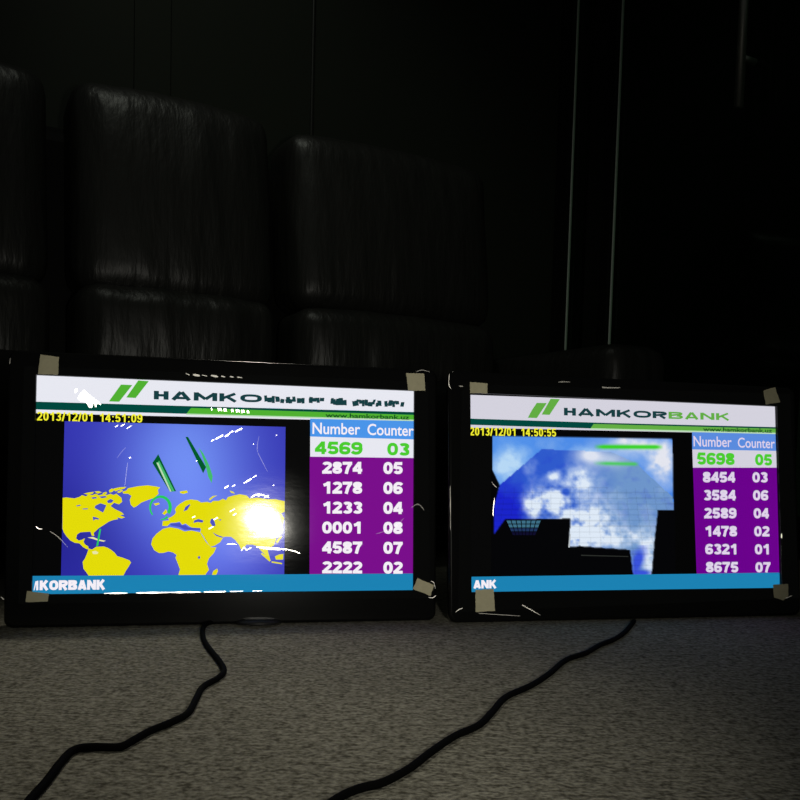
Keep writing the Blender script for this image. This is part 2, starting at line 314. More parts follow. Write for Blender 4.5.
FD = .0055                                             # film plane in front of the lit panel
LAY = .00012
class TV:
    def __init__(s, x, y, yaw, tilt, label):
        s.root = empty('television', (x, y, 0), (-tilt, 0, yaw))
        tag(s.root, label, 'television', 'televisions showing a queue board')
        n = Vector((-math.sin(yaw), math.cos(yaw), 0)); s.O = Vector((x, y, 0))
        s.ex = Vector((math.cos(yaw), math.sin(yaw), 0)); s.ev = Vector((0, 0, math.cos(tilt)))+math.sin(tilt)*n
        s.ny = math.cos(tilt)*n-Vector((0, 0, math.sin(tilt)))
        s.body()
    def uv(s, p, dep=0.0):                             # photo coordinates -> place on the panel
        d = ray(*p); o = s.O-s.ny*dep; k = (o-EYE).dot(s.ny)/d.dot(s.ny); P = EYE+d*k-s.O; return P.dot(s.ex), P.dot(s.ev)
    def body(s):
        u0, u1, v0, v1 = -SW/2-BS, SW/2+BS, 0, BB+SH+BT
        def ring(i0, i1, ib, it, r, y, n=6):           # rounded rectangle inset by sides, bottom, top
            a, b, c, d = u0+i0, u1-i1, v0+ib, v1-it; out = []
            for (cx, cy, a0) in ((b-r, d-r, 0), (a+r, d-r, 90), (a+r, c+r, 180), (b-r, c+r, 270)):
                for k in range(n+1):
                    t = math.radians(a0+90*k/n); out.append((cx+r*math.cos(t), y, cy+r*math.sin(t)))
            return out
        def loft(mb, rings, mat, close=None):
            n = len(rings[0]); vs = [p for r in rings for p in r]
            fs = [(i*n+j, i*n+(j+1) % n, (i+1)*n+(j+1) % n, (i+1)*n+j) for i in range(len(rings)-1) for j in range(n)]
            if close: fs.append(tuple(range((len(rings)-1)*n, len(rings)*n)))
            mb.add(vs, fs, mat)
        mb = MB()
        R = [ring(.003, .003, .0032, .003, .012, .018), ring(0, 0, .0004, 0, .012, .006), ring(0, 0, 0, 0, .012, .0)]
        for k in range(1, 6):
            a = k/5*math.pi/2; e = .004*(1-math.cos(a)); R.append(ring(e, e, e, e, .011, -.004*math.sin(a)))
        R += [ring(.0043, .0043, .0043, .0043, .0108, -.004), ring(BS-.0022, BS-.0022, BB-.0022, BT-.0022, .0015, -.004), ring(BS-.0004, BS-.0004, BB-.0004, BT-.0004, .0008, -.004), ring(BS-.0002, BS-.0002, BB-.0002, BT-.0002, .0006, -.0038), ring(BS, BS, BB, BT, .0006, .004)]
        loft(mb, R, gloss); o = mb.build('bezel', s.root, True)
        for p in o.data.polygons: p.use_smooth = abs(p.normal.y) < .97
        mb = MB()
        loft(mb, [ring(.003, .003, .0034, .003, .012, .018), ring(.012, .012, .010, .010, .014, .030), ring(.05, .05, .012, .045, .02, .050), ring(.08, .08, .04, .09, .02, .056)], matt, True)
        mb.build('rear_housing', s.root, True)
        mb = MB(); mb.box((0, .045, BB+.09), (.15, .05, .11), matt, .006)
        mb.build('stand_socket', s.root)
        mb = MB(); mb.add([(-SW/2-.001, .002, BB-.001), (SW/2+.001, .002, BB-.001), (SW/2+.001, .002, BB+SH+.001), (-SW/2-.001, .002, BB+SH+.001)], [(0, 1, 2, 3)], panel_off)
        s.screen = mb.build('screen', s.root)
    def flat(s, mb, pts, mat, lay, dep=0):
        q = [s.uv(p, dep) for p in pts]; mb.add([(u, .0015-lay*LAY if not dep else -dep, v) for u, v in q], [tuple(range(len(q)))], mat)
    def text(s, mb, string, box, mat, lay, bold=.02, shear=0, mirror=False):
        """box = photo x0, x1, and the top/bottom y at the left and right ends"""
        x0, x1, yt0, yb0, yt1, yb1 = box
        a, b = s.uv((x0, yb0)), s.uv((x1, yb1)); c, d = s.uv((x0, yt0)), s.uv((x1, yt1))
        U0, U1, V0, V1 = (a[0]+c[0])/2, (b[0]+d[0])/2, (a[1]+b[1])/2, (c[1]+d[1])/2
        cu = bpy.data.curves.new('t', 'FONT'); cu.body = string; cu.offset = bold; cu.shear = shear; cu.resolution_u = 4
        ob = bpy.data.objects.new('t', cu); COL.objects.link(ob); bpy.context.view_layer.update()
        me = bpy.data.meshes.new_from_object(ob.evaluated_get(bpy.context.evaluated_depsgraph_get()))
        xs = [v.co.x for v in me.vertices]; ys = [v.co.y for v in me.vertices]; X0, X1, Y0, Y1 = min(xs), max(xs), min(ys), max(ys)
        sl = ((b[1]-a[1])+(d[1]-c[1]))/2
        vs = []
        for v in me.vertices:
            fx = (v.co.x-X0)/(X1-X0); fy = (v.co.y-Y0)/(Y1-Y0)
            vs.append((U0+(U1-U0)*fx, .0015-lay*LAY, V0+(V1-V0)*fy+sl*(fx-.5)))
        mb.add(vs, [tuple(p.vertices) for p in me.polygons], mat)
        bpy.data.objects.remove(ob); bpy.data.curves.remove(cu); bpy.data.meshes.remove(me)
    def bold(s, mb, string, box, mat, lay, th=.24, wd=.74, gap=.10, widths={}, fat=1.1):
        """heavy lettering fitted to a photo box (x0, x1, top/bottom y at the left and right ends)"""
        x0, x1, yt0, yb0, yt1, yb1 = box
        a, b = s.uv((x0, yb0)), s.uv((x1, yb1)); c, d = s.uv((x0, yt0)), s.uv((x1, yt1))
        U0, U1 = (a[0]+c[0])/2, (b[0]+d[0])/2; x = 0; items = []
        for ch in string:
            W = widths.get(ch, wd)
            if ch != ' ': items.append((ch, x, W))
            x += W+gap
        tot = x-gap; h = th/2; HH = ((c[1]-a[1])+(d[1]-b[1]))/2; sx = (U1-U0)/tot
        for k, (ch, ox, W) in enumerate(items):
            # stroke kept even although the letters are stretched sideways
            ar = sx/HH; W2 = W*ar
            for pts in glyph(ch, W2, h, h*fat):
                L, R_ = strip(pts, h, pts[0] == pts[-1] or (Vector(pts[0])-Vector(pts[-1])).length < 1e-6, fat); vs = []
                for p in L+R_:
                    fu = (ox*ar+p.x)*HH; t = fu/(U1-U0); t0 = max(0, min(1, t))
                    base = a[1]*(1-t0)+b[1]*t0; top = c[1]*(1-t0)+d[1]*t0
                    vs.append((U0+fu, .0015-lay*LAY, base+(top-base)*p.y))
                n = len(L); mb.add(vs, [(i, i+1, n+i+1, n+i) for i in range(n-1)], mat)
    def grid(s, mb, quad, nx, ny, fn, lay, mat):
        """picture pixels: fn(fx, fy, x, y) -> sRGB; quad = TL, TR, BR, BL in the photo"""
        q = [Vector((*p, 0)) for p in quad]; vs = []; cols = []
        for j in range(ny+1):
            for i in range(nx+1):
                fx, fy = i/nx, j/ny; p = (q[0]*(1-fx)+q[1]*fx)*(1-fy)+(q[3]*(1-fx)+q[2]*fx)*fy
                u, v = s.uv((p.x, p.y)); vs.append((u, .0015-lay*LAY, v)); cols.append(fn(fx, fy, p.x, p.y))
        base = len(mb.v); fs = [(j*(nx+1)+i, j*(nx+1)+i+1, (j+1)*(nx+1)+i+1, (j+1)*(nx+1)+i) for j in range(ny) for i in range(nx)]
        mb.add(vs, fs, mat); return base, cols
    def paint(s, o, base, cols):
        a = o.data.color_attributes.new('pixels', 'FLOAT_COLOR', 'POINT')
        for i, c in enumerate(cols): a.data[base+i].color = (*lin([max(0, min(255, k)) for k in c]), 1)
    def tape(s, pts, label):
        mb = MB(); q = [s.uv(p, FD+.0004) for p in pts]; n = len(q)
        # slightly ragged outline, real thickness
        out = []
        for i in range(n):
            a, b = Vector(q[i]), Vector(q[(i+1) % n])
            for k in range(7):
                t = k/7; p = a.lerp(b, t)+(Vector((random.uniform(-1, 1), random.uniform(-1, 1)))*.00035 if k else Vector((0, 0))); out.append(p)
        m = len(out); vs = [(p.x, -FD-.0008-.0005*noise.noise(Vector((p.x*90, p.y*90, 3))), p.y) for p in out]+[(p.x, -FD-.0001, p.y) for p in out]
        mb.add(vs, [tuple(range(m))]+[(i, (i+1) % m, m+(i+1) % m, m+i) for i in range(m)], tape_m)
        mb.build('tape', s.root, label=label)
    def film_sheet(s, pts):
        mb = MB(); q = [s.uv(p, FD) for p in pts]; nx, ny = 40, 26; vs = []
        for j in range(ny+1):
            for i in range(nx+1):
                fx, fy = i/nx, j/ny; a = Vector(q[0]).lerp(Vector(q[1]), fx); b = Vector(q[3]).lerp(Vector(q[2]), fx); p = a.lerp(b, fy)
                vs.append((p.x, -FD+.0003*noise.noise(Vector((p.x*14, p.y*14, s.O.x))), p.y))
        mb.add(vs, [(j*(nx+1)+i, j*(nx+1)+i+1, (j+1)*(nx+1)+i+1, (j+1)*(nx+1)+i) for j in range(ny) for i in range(nx)], film)
        s.film = mb.build('protective_film', s.root, True)
    def facet(s, pts, name='crease', kind='sharp'):
        """a small kinked bit of the film, tilted so that it glints in the hand lamp"""
        cx = sum(p[0] for p in pts)/len(pts); cy = sum(p[1] for p in pts)/len(pts)
        cu, cv = s.uv((cx, cy), FD+.0009); P = s.O+s.ex*cu+s.ev*cv-s.ny*(FD+.0009)
        hv = ((LAMP-P).normalized()+(EYE-P).normalized()).normalized(); vs = []
        for p in pts:
            d = ray(*p); Q = EYE+d*((P-EYE).dot(hv)/d.dot(hv))-s.O; vs.append((Q.dot(s.ex), Q.dot(s.ny), Q.dot(s.ev)))
        mb = MB(); mb.add(vs, [tuple(range(len(vs)))], CREASE[kind]); return mb.build(name, s.film)
    def creases(s, strokes, name='crease', kind='sharp'):
        """strokes: photo points and half width in photo pixels"""
        for pts, r in strokes:
            sp = [(v.x, v.y) for v in spline([(p[0], p[1], 0) for p in pts], 3)]; n = len(sp)
            L, R_ = [], []
            for i, (a, b) in enumerate(zip(*strip(sp, 1.0))):
                k = r*(.35+.65*math.sin(math.pi*(i+.5)/n))*(.75+.5*noise.noise(Vector((i*.8, pts[0][0]*.37, 1)))); m = (a+b)/2
                L.append(m+(a-m)*k); R_.append(m+(b-m)*k)
            for i in range(0, n-1, 6):                # long folds bend along their length, so they go in short runs
                e = min(i+6, n-1); s.facet([tuple(p) for p in L[i:e+1]]+[tuple(p) for p in R_[i:e+1]][::-1], name, kind)

LAMP = lo2.location.copy()
WHITE = glow('pixel_white', (236, 237, 246)); WHITE2 = glow('pixel_white_dimmer', (216, 214, 226)); TXW = glow('pixel_text_white', (250, 244, 252))
DKG = glow('pixel_dark_green', (0, 72, 62)); GRN = glow('pixel_green', (82, 180, 50)); LGRN = glow('pixel_pale_green', (190, 225, 185))
INK = glow('pixel_ink', (22, 62, 66)); YEL = glow('pixel_yellow_text', (250, 245, 50)); BLU = glow('pixel_header_blue', (76, 152, 238))
PUR = glow('pixel_purple', (124, 14, 142)); PUR2 = glow('pixel_purple_deep', (108, 0, 142)); NGR = glow('pixel_number_green', (76, 208, 46))
TEAL = glow('pixel_ticker', (28, 132, 182)); BLK = glow('pixel_black', (4, 4, 5)); BLU2 = glow('pixel_header_blue_b', (92, 142, 226))
LAND = glow('pixel_land_yellow', (232, 224, 8)); GRN2 = glow('pixel_green_b', (100, 176, 68)); LAND2 = glow('pixel_land_cream', (238, 236, 170))
GD = glow('pixel_deep_green', (0, 92, 44)); GL = glow('pixel_light_green', (70, 190, 110)); RING = glow('pixel_ring_green', (40, 205, 92)); ADR = glow('pixel_address', (10, 70, 30))

# ---------------- left television
A = TV(-.2159, 1.0977, .2206, .0956, 'television on the left showing a yellow world map beside queue numbers')
mb = MB()
A.flat(mb, [(36, 374), (415, 390.5), (415, 422), (36, 413)], WHITE, 1)
A.flat(mb, [(36, 401.5), (190, 406), (415, 412), (415, 415.3), (190, 413.8), (36, 409.3)], DKG, 2)
A.flat(mb, [(191, 407.8), (415, 414.8), (415, 419.6), (186.5, 413.4)], GRN, 3)
A.flat(mb, [(186.5, 413.4), (415, 419.6), (415, 421), (186, 414.6)], LGRN, 3)
s5 = lambda p: (30+p[0]/5.333, 360+p[1]/5.333)
for P in ([(420, 220), (485, 130), (545, 133), (475, 222)], [(513, 199), (577, 108), (633, 112), (563, 202)]): A.flat(mb, [s5(p) for p in P], GRN, 3)
A.bold(mb, 'HAMKO', (153.8, 262, 390.6, 399.2, 394.6, 402.4), INK, 3, .29, 2.5, .26, {'H': 1.75, 'M': 2.85, 'K': 2.3, 'O': 2.7}, 2.0)
rnd = random.Random(3)
for (x0, x1, yt, hh) in ((264.5, 282, 395.3, 7.4), (286, 304.5, 396, 7), (309, 325, 396.5, 7.6), (330.5, 348, 397.5, 7.4), (353, 382, 398.5, 7.4), (384.5, 405, 399.5, 7.2)):
    x = x0
    while x < x1-1:                                    # the bank name breaking up as it slides in
        wd = rnd.uniform(2.4, 4.6); y = yt+(x-x0)*.035
        for k in range(2):
            a = y+rnd.uniform(0, hh*.55); b = min(y+hh, a+rnd.uniform(2.6, 5.6)); sk = rnd.uniform(-1, 1.2)
            A.flat(mb, [(x+sk, a), (x+wd+sk, a+rnd.uniform(-.4, .6)), (x+wd, b), (x, b-rnd.uniform(-.4, .5))], INK, 3+k)
        x += wd*rnd.uniform(.75, 1.25)
A.text(mb, 'www.hamkorbank.uz', (325.5, 409.5, 412.6, 417.3, 415.2, 419.6), ADR, 4, .02)
mb.build('header_banner', A.screen)
mb = MB(); A.bold(mb, '2013/12/01  14:51:09', (36.8, 142.3, 411.6, 420.3, 414.2, 422.6), YEL, 5, .165, .66, .12, {'/': .36, ':': .36, ' ': .18}); mb.build('date_line', A.screen)

def ocean(fx, fy, x, y):
    c = Vector((52, 52, 178))
    def g(cx, cy, rx, ry): return math.exp(-((fx-cx)/rx)**2-((fy-cy)/ry)**2)
    c += Vector((52, 78, 56))*g(.55, .12, .32, .50)+Vector((40, 52, 44))*g(.72, .85, .25, .35)+Vector((25, 34, 30))*g(.5, .55, .35, .4)
    c += Vector((-14, -16, -28))*g(0, .75, .30, .45); return c
OCN = glow_attr('pixel_ocean')
mb = MB(); base, cols = A.grid(mb, [(64.4, 421), (285.6, 426.8), (284.3, 574.6), (60.8, 576.8)], 28, 20, ocean, 2, OCN)
L6 = lambda p: (50+p[0]/6.154, 480+p[1]/6.154)
L7 = lambda p: (170+p[0]/6.154, 480+p[1]/6.154)
NA = [(77, 110), (100, 107), (150, 113), (180, 104), (196, 93), (222, 100), (236, 88), (262, 92), (282, 84), (300, 94), (330, 86), (352, 92), (372, 84), (390, 92), (408, 84), (438, 108), (444, 134), (424, 150), (394, 140), (372, 160), (398, 178), (440, 198), (456, 213), (430, 216), (461, 230), (440, 237), (412, 230), (420, 241), (390, 246), (362, 256), (332, 276), (300, 296), (284, 311), (268, 326), (272, 345), (256, 342), (248, 318), (214, 320), (186, 322), (166, 335), (160, 360), (176, 373), (200, 366), (214, 358), (206, 380), (214, 396), (234, 408), (238, 428), (222, 424), (202, 412), (180, 390), (150, 386), (124, 372), (100, 346), (84, 322), (76, 300)]
ISL = [[(205, 84), (240, 76), (270, 72), (262, 84), (232, 90)], [(272, 70), (300, 68), (318, 76), (292, 84)], [(322, 80), (345, 72), (352, 82), (330, 90)], [(362, 64), (378, 52), (398, 56), (385, 72), (366, 78)], [(392, 52), (430, 44), (470, 42), (455, 54), (420, 62), (402, 70), (396, 66)], [(410, 74), (440, 60), (450, 66), (424, 80)]]
SAM = [(238, 422), (258, 428), (284, 411), (330, 409), (356, 418), (376, 430), (398, 448), (412, 468), (446, 478), (488, 494), (498, 508), (482, 536), (466, 560), (450, 591), (238, 591), (224, 570), (205, 546), (200, 504), (216, 480), (226, 455)]
GRE = [(445, 72), (470, 64), (480, 50), (540, 38), (600, 32), (650, 39), (678, 45), (664, 60), (668, 85), (640, 110), (600, 124), (560, 140), (530, 163), (515, 170), (496, 152), (490, 122), (500, 98), (482, 85), (450, 83)]
for P in [NA, SAM, GRE]+ISL+[[(636, 145), (668, 139), (676, 148), (650, 158)], [(690, 206), (714, 178), (722, 200), (704, 216)]]:
    A.flat(mb, [L6(p) for p in P], LAND, 4)
AFR = [(-43, 300), (0, 290), (50, 299), (90, 316), (130, 310), (184, 321), (202, 348), (222, 382), (252, 413), (286, 414), (270, 450), (240, 482), (228, 516), (240, 552), (222, 577), (216, 588), (50, 590), (61, 550), (46, 510), (33, 478), (40, 462), (18, 446), (-10, 440), (-40, 449), (-68, 450), (-98, 432), (-117, 396), (-108, 360), (-83, 330)]
EUR = [(-48, 282), (-45, 252), (-5, 248), (-12, 235), (10, 225), (28, 212), (36, 198), (30, 180), (40, 164), (62, 145), (96, 125), (130, 119), (168, 124), (192, 138), (230, 134), (250, 140), (266, 128), (300, 128), (326, 115), (345, 124), (356, 105), (392, 95), (430, 87), (472, 95), (490, 113), (540, 108), (600, 118), (650, 118), (706, 130), (706, 196), (684, 205), (704, 236), (690, 290), (664, 318), (652, 366), (640, 402), (612, 420), (602, 436), (620, 498), (604, 488), (576, 450), (560, 436), (540, 408), (508, 398), (470, 398), (452, 430), (440, 434), (426, 402), (402, 370), (376, 350), (342, 349), (328, 352), (310, 382), (276, 404), (250, 411), (232, 390), (200, 338), (186, 322), (190, 300), (160, 304), (120, 286), (96, 268), (74, 276), (58, 256), (38, 262), (4, 264), (-18, 284)]
for P in [AFR, EUR, [(258, 585), (266, 560), (290, 545), (296, 560), (284, 585)], [(60, 70), (104, 64), (110, 78), (82, 86), (62, 80)], [(240, 116), (264, 98), (292, 94), (266, 108), (246, 126)], [(566, 446), (622, 496), (612, 502), (560, 456)], [(626, 500), (690, 511), (690, 519), (626, 509)], [(646, 470), (672, 458), (698, 455), (696, 490), (652, 490)], [(650, 380), (684, 340), (690, 350), (662, 390)], [(366, 64), (390, 72), (400, 84), (376, 78)]]:
    A.flat(mb, [L7(p) for p in P], LAND, 4)
OC2 = glow('pixel_inland_water', (74, 82, 196))
for P in [[(278, 158), (310, 143), (346, 155), (336, 180), (326, 200), (300, 186), (274, 172)], [(350, 128), (372, 116), (392, 126), (378, 140), (356, 142)], [(300, 102), (340, 98), (350, 106), (318, 112)], [(252, 108), (282, 104), (290, 112), (262, 116)], [(262, 226), (284, 230), (304, 238), (296, 244), (280, 240), (266, 250)], [(160, 158), (186, 152), (188, 157), (164, 163)], [(198, 176), (232, 174), (232, 180), (202, 181)]]:
    A.flat(mb, [L6(p) for p in P], OC2, 5)
for P in [[(84, 192), (94, 166), (120, 148), (124, 154), (106, 184)], [(144, 264), (150, 248), (176, 240), (206, 250), (200, 262), (170, 258)], [(246, 262), (252, 240), (266, 238), (276, 262), (280, 282), (262, 284)], [(262, 322), (290, 338), (326, 350), (322, 356), (284, 344)], [(0, 270), (36, 266), (62, 264), (70, 278), (96, 278), (114, 292), (186, 296), (186, 308), (90, 306), (60, 290), (6, 280)], [(170, 472), (184, 468), (186, 482), (176, 486)], [(296, 244), (318, 242), (310, 250)]]:
    A.flat(mb, [L7(p) for p in P], OC2, 5)
A.flat(mb, [L6(p) for p in [(230, 354), (264, 350), (300, 366), (342, 374), (330, 380), (298, 374), (262, 362)]], LAND2, 5)
A.flat(mb, [L6(p) for p in [(304, 300), (314, 302), (296, 404), (284, 408)]], RING, 6)
A.flat(mb, [L6(p) for p in [(258, 440), (280, 436), (298, 446), (290, 456), (264, 456)]], LAND2, 6)
def arc(cx, cy, rx, ry, a0, a1, w0, w1, n=14):
    o = []; i_ = []
    for k in range(n+1):
        t = math.radians(a0+(a1-a0)*k/n); wv = w0+(w1-w0)*k/n
        o.append((cx+rx*math.cos(t), cy+ry*math.sin(t))); i_.append((cx+(rx-wv)*math.cos(t), cy+(ry-wv)*math.sin(t)))
    return o+i_[::-1]
A.flat(mb, [L6(p) for p in arc(680, 168, 70, 74, 138, 395, 9, 22)], RING, 6)
A.flat(mb, [L6(p) for p in arc(690, 200, 50, 46, 40, 100, 14, 6)], RING, 6)
c4 = lambda p: (50+p[0]/6.154, 420+p[1]/6.154); c5 = lambda p: (170+p[0]/6.154, 420+p[1]/6.154)
A.flat(mb, [c4(p) for p in [(630, 264), (666, 210), (776, 438), (738, 442)]], GD, 7)
A.flat(mb, [c4(p) for p in [(654, 262), (666, 262), (748, 440), (738, 441)]], LGRN, 8)
A.flat(mb, [c4(p) for p in [(660, 262), (672, 250), (766, 438), (752, 440)]], GL, 7.5)
A.flat(mb, [c5(p) for p in [(95, 104), (111, 104), (222, 290), (204, 328)]], GD, 7)
A.flat(mb, [c5(p) for p in [(176, 170), (206, 206), (240, 276), (263, 346), (256, 388), (236, 350), (222, 292), (196, 214)]], GL, 6.5)
o = mb.build('map_picture', A.screen); A.paint(o, base, cols)

mb = MB()
A.flat(mb, [(310.3, 418.6), (415.3, 421), (415.3, 440), (310.3, 437.5)], BLU, 2)
A.flat(mb, [(310.3, 436.4), (415.3, 439.4), (415.3, 458), (310.3, 457.3)], WHITE, 3)
A.flat(mb, [(309.8, 456.6), (415.3, 458), (415.3, 574), (309.6, 574.6)], PUR, 4)
A.text(mb, 'Number', (312.6, 360.3, 422.4, 434, 423.4, 434.8), TXW, 5, .014); A.text(mb, 'Counter', (367.6, 413.8, 423.6, 435, 424.8, 436.2), TXW, 5, .014)
A.bold(mb, '4569', (315, 362.6, 441.2, 454, 442, 454.8), NGR, 5, .25, .84, .05); A.bold(mb, '03', (387.4, 409.6, 442.6, 455.2, 443, 455.8), NGR, 5, .25, .84, .05)
for k, (a, b) in enumerate((('2874', '05'), ('1278', '06'), ('1233', '04'), ('0001', '08'), ('4587', '07'), ('2222', '02'))):
    y = 461.6+k*19.95
    A.bold(mb, a, (322.3, 362.3, y, y+12, y+.2, y+12.2), TXW, 5, .25, .84, .05); A.bold(mb, b, (383.5, 402.8, y+.3, y+12.4, y+.4, y+12.5), TXW, 5, .25, .84, .05)
mb.build('queue_table', A.screen)
mb = MB()
A.flat(mb, [(32, 576), (415, 573.5), (415, 590), (32, 594.5)], TEAL, 5)
A.flat(mb, [(33.4, 590.4), (35.2, 581.5), (38.2, 580.6), (38.2, 590.3), (36, 590.3), (36, 584), (34.4, 590.4)], TXW, 6)
A.bold(mb, 'KORBANK', (39.5, 105.3, 580.6, 590.2, 579.8, 589.6), TXW, 6, .27, 1.05, .05); mb.build('ticker_bar', A.screen)
A.film_sheet([(24, 366), (428, 382), (430, 598), (18, 604)])
A.tape([(40.5, 354.4), (59, 357), (58, 374.6), (38, 374)], 'beige tape holding the film at the upper left corner')
A.tape([(406, 373), (424, 373.7), (425.4, 390.8), (408.4, 390.6)], 'beige tape holding the film at the upper right corner')
A.tape([(27, 591), (49, 593.5), (47.5, 601.5), (25.8, 602)], 'beige tape holding the film at the lower left corner')
A.tape([(417.4, 578), (434, 585), (430.5, 596), (413, 589)], 'beige tape holding the film at the lower right corner')
st = []
def crumbs(fn, pts, r):
    for k, (x, y) in enumerate(pts):
        a = fn((x, y)); t = 1.6+.9*((k*37) % 5)/4
        st.append(([(a[0]-t, a[1]+t*.55), a, (a[0]+t, a[1]-t*.6)], r))
crumbs(c5, [(292, 112), (314, 100), (352, 94), (378, 74), (414, 66), (434, 56), (348, 412), (470, 380), (490, 368)], .95)
crumbs(c5, [(262, 126), (520, 348), (512, 470), (552, 464), (592, 472), (392, 404)], .6)
crumbs(c4, [(410, 38), (448, 32), (486, 44)], .5)
crumbs(L7, [(146, 228), (282, 238), (384, 186), (398, 212), (252, 294)], .7)
for p, r in ((c4((492, 232)), .8), (c5((655, 94)), .5), (c5((514, 148)), .5), (c5((636, 402)), .6), (c5((164, 252)), .5)):
    st.append(([(p[0]-r, p[1]+.2), p, (p[0]+r, p[1]-.2)], r))
st += [([L7((350, 396)), L7((380, 392)), L7((410, 396))], .6), ([L7((440, 436)), L7((456, 414)), L7((470, 430)), L7((500, 416))], .7),
       ([L7((530, 412)), L7((600, 420)), L7((660, 424)), L7((720, 428))], 1.5), ([L7((700, 424)), L7((760, 436)), L7((800, 452))], .8),
       ([L7((500, 105)), L7((530, 90)), L7((570, 92)), L7((610, 108))], .8),
       ([L6((-88, 286)), L6((-68, 300)), L6((-50, 302))], .5)]
A.creases([([(428.5, 597.5), (433, 597.6), (436, 595.6)], .5), ([(431, 581), (434, 583), (435.5, 589)], .4), ([(1, 597), (4, 599.5)], .6), ([L6((0, 316)), L6((50, 350)), L6((108, 412))], .4), ([c4((478, 262)), c4((470, 320)), c4((460, 412))], .3)], kind='worn')
A.creases([([c4((412, 236)), c4((440, 196)), c4((466, 170))], .5), ([(376, 534), (388, 530), (396, 526), (404, 518)], .5), ([(416, 372), (422, 370), (430, 372)], .4),
           ([c5((548, 100)), c5((536, 180)), c5((560, 240)), c5((600, 318))], .5), ([(10.4, 358), (9.6, 364)], .5), ([(411, 508), (418, 504), (424, 510)], .5)], kind='dull')
A.creases(st)
# the broad kink under the logo and the broken lamp image beside it
A.facet([(74.5, 389.5), (77, 388.5), (77.6, 391), (75, 393)])
A.facet([(77.5, 398.5), (79.5, 394.5), (84, 389.8), (88.5, 394), (93, 397.6), (99.5, 402.2), (97, 404.6), (93.5, 403.2), (92, 408), (89, 407.4), (86, 402.2), (81, 401)])
A.facet([(94.5, 404.6), (96, 404), (96.6, 406.8), (95, 407)]); A.facet([(98.6, 404), (101, 403.6), (100.6, 405.4)])
for x, wd_ in ((211, 1.3), (217.5, 4.6), (223.5, 3.4), (231, 2.6), (235.6, 4.4), (241.2, 3.6), (246.8, 2.4)):
    y = 407.6+(x-211)*.075
    A.facet([(x, y), (x+wd_*.8, y+.2), (x+wd_, y+3.0), (x+wd_*.45, y+2.4), (x+wd_*.2, y+3.4)])
A.creases([([(104, 593.4), (116, 593.2), (128, 593)], .7), ([(136, 592.9), (152, 592.7), (170, 592.4)], 1.0), ([(170, 592.5), (186, 592.3), (201, 592)], .9),
           ([(204, 592), (214, 591.8), (226, 591.6)], .9), ([(230, 591.5), (236, 591.4), (243, 591.2)], .5), ([(252, 591), (258, 590.9), (262, 590.8)], .4)], 'film_edge')
A.creases([([(185.5, 373.4), (189.5, 375)], .5), ([(193, 374.6), (200, 375.8)], 1.2), ([(202, 375), (207, 376.2)], .6), ([(211, 375.4), (218, 376.8)], 1.2), ([(221, 376), (225, 377)], .8), ([(230, 376.4), (233.6, 377.2)], .7), ([(237, 377), (242, 377.8)], .6)], kind='worn')
mb = MB(); mb.tube([(.035, -.001, .0005+z) for z in (0, .004, .0062)], [.030, .029, .020], matt, 28); o = mb.build('stand_foot', A.root, True)

# ---------------- right television
B = TV(.3383, 1.2053, .2346, .1193, 'television on the right showing a cloudy sky picture beside queue numbers')
mb = MB()
B.flat(mb, [(469.5, 394.6), (776, 405.6), (776, 434), (469.5, 427.6)], WHITE2, 1)
B.flat(mb, [(469.5, 418.4), (600, 422.6), (776, 427), (776, 429), (600, 428.6), (469.5, 424.6)], DKG, 2)
B.flat(mb, [(594, 423.8), (776, 428.6), (776, 432.6), (591, 428)], GRN2, 3)
B.flat(mb, [(591, 428), (776, 432.6), (776, 434), (590.4, 429.4)], LGRN, 3)
d1 = lambda p: (455+p[0]/5.333, 375+p[1]/5.333)
for P in ([(390, 227), (412, 186), (438, 148), (491, 149), (438, 229)], [(464, 210), (512, 126), (561, 128), (506, 212)]): B.flat(mb, [d1(p) for p in P], GRN2, 3)
B.bold(mb, 'HAMKOR', (564.3, 667.3, 407.6, 415.2, 411.6, 418.4), INK, 3, .29, 2.5, .24, {'H': 1.75, 'M': 2.85, 'K': 2.3, 'O': 2.7, 'R': 2.2}, 1.9)
B.bold(mb, 'BANK', (669, 730.4, 411.6, 418.6, 413.4, 420.2), GRN2, 3, .235, 2.2, .25, {}, 2.2)
B.text(mb, 'www.hamkorbank.uz', (703.5, 772.5, 426.9, 431.2, 428.6, 432.8), ADR, 4, .02)
mb.build('header_banner', B.screen)
mb = MB(); B.bold(mb, '2013/12/01  14:50:55', (470, 556.3, 427, 435.3, 428.6, 436.6), YEL, 5, .165, .66, .12, {'/': .36, ':': .36, ' ': .18}); mb.build('date_line', B.screen)

SKY = [(492.8, 436), (672.6, 438.8), (674.2, 510), (658.4, 510), (655, 540), (652, 575), (633.5, 575), (630.5, 549.8), (605, 548), (580, 546), (570, 547), (569.5, 540), (571, 518.6), (505.5, 519), (494, 535), (494.6, 505), (500, 485), (492.8, 470)]
FAC = [(500, 485), (542, 449), (575, 450.5), (612, 452), (637, 463), (648, 474), (673, 497), (676, 520), (676, 580), (490, 580), (494, 505)]
def inside(P, x, y):
    c = False; j = len(P)-1
    for i in range(len(P)):
        if (P[i][1] > y) != (P[j][1] > y) and x < (P[j][0]-P[i][0])*(y-P[i][1])/(P[j][1]-P[i][1])+P[i][0]: c = not c
        j = i
    return c
def mixc(a, b, t): t = max(0, min(1, t)); return Vector(a)*(1-t)+Vector(b)*t
def cover(P, x, y):
    return sum(inside(P, x+dx, y+dy) for dx in (-.35, .35) for dy in (-.35, .35))/4
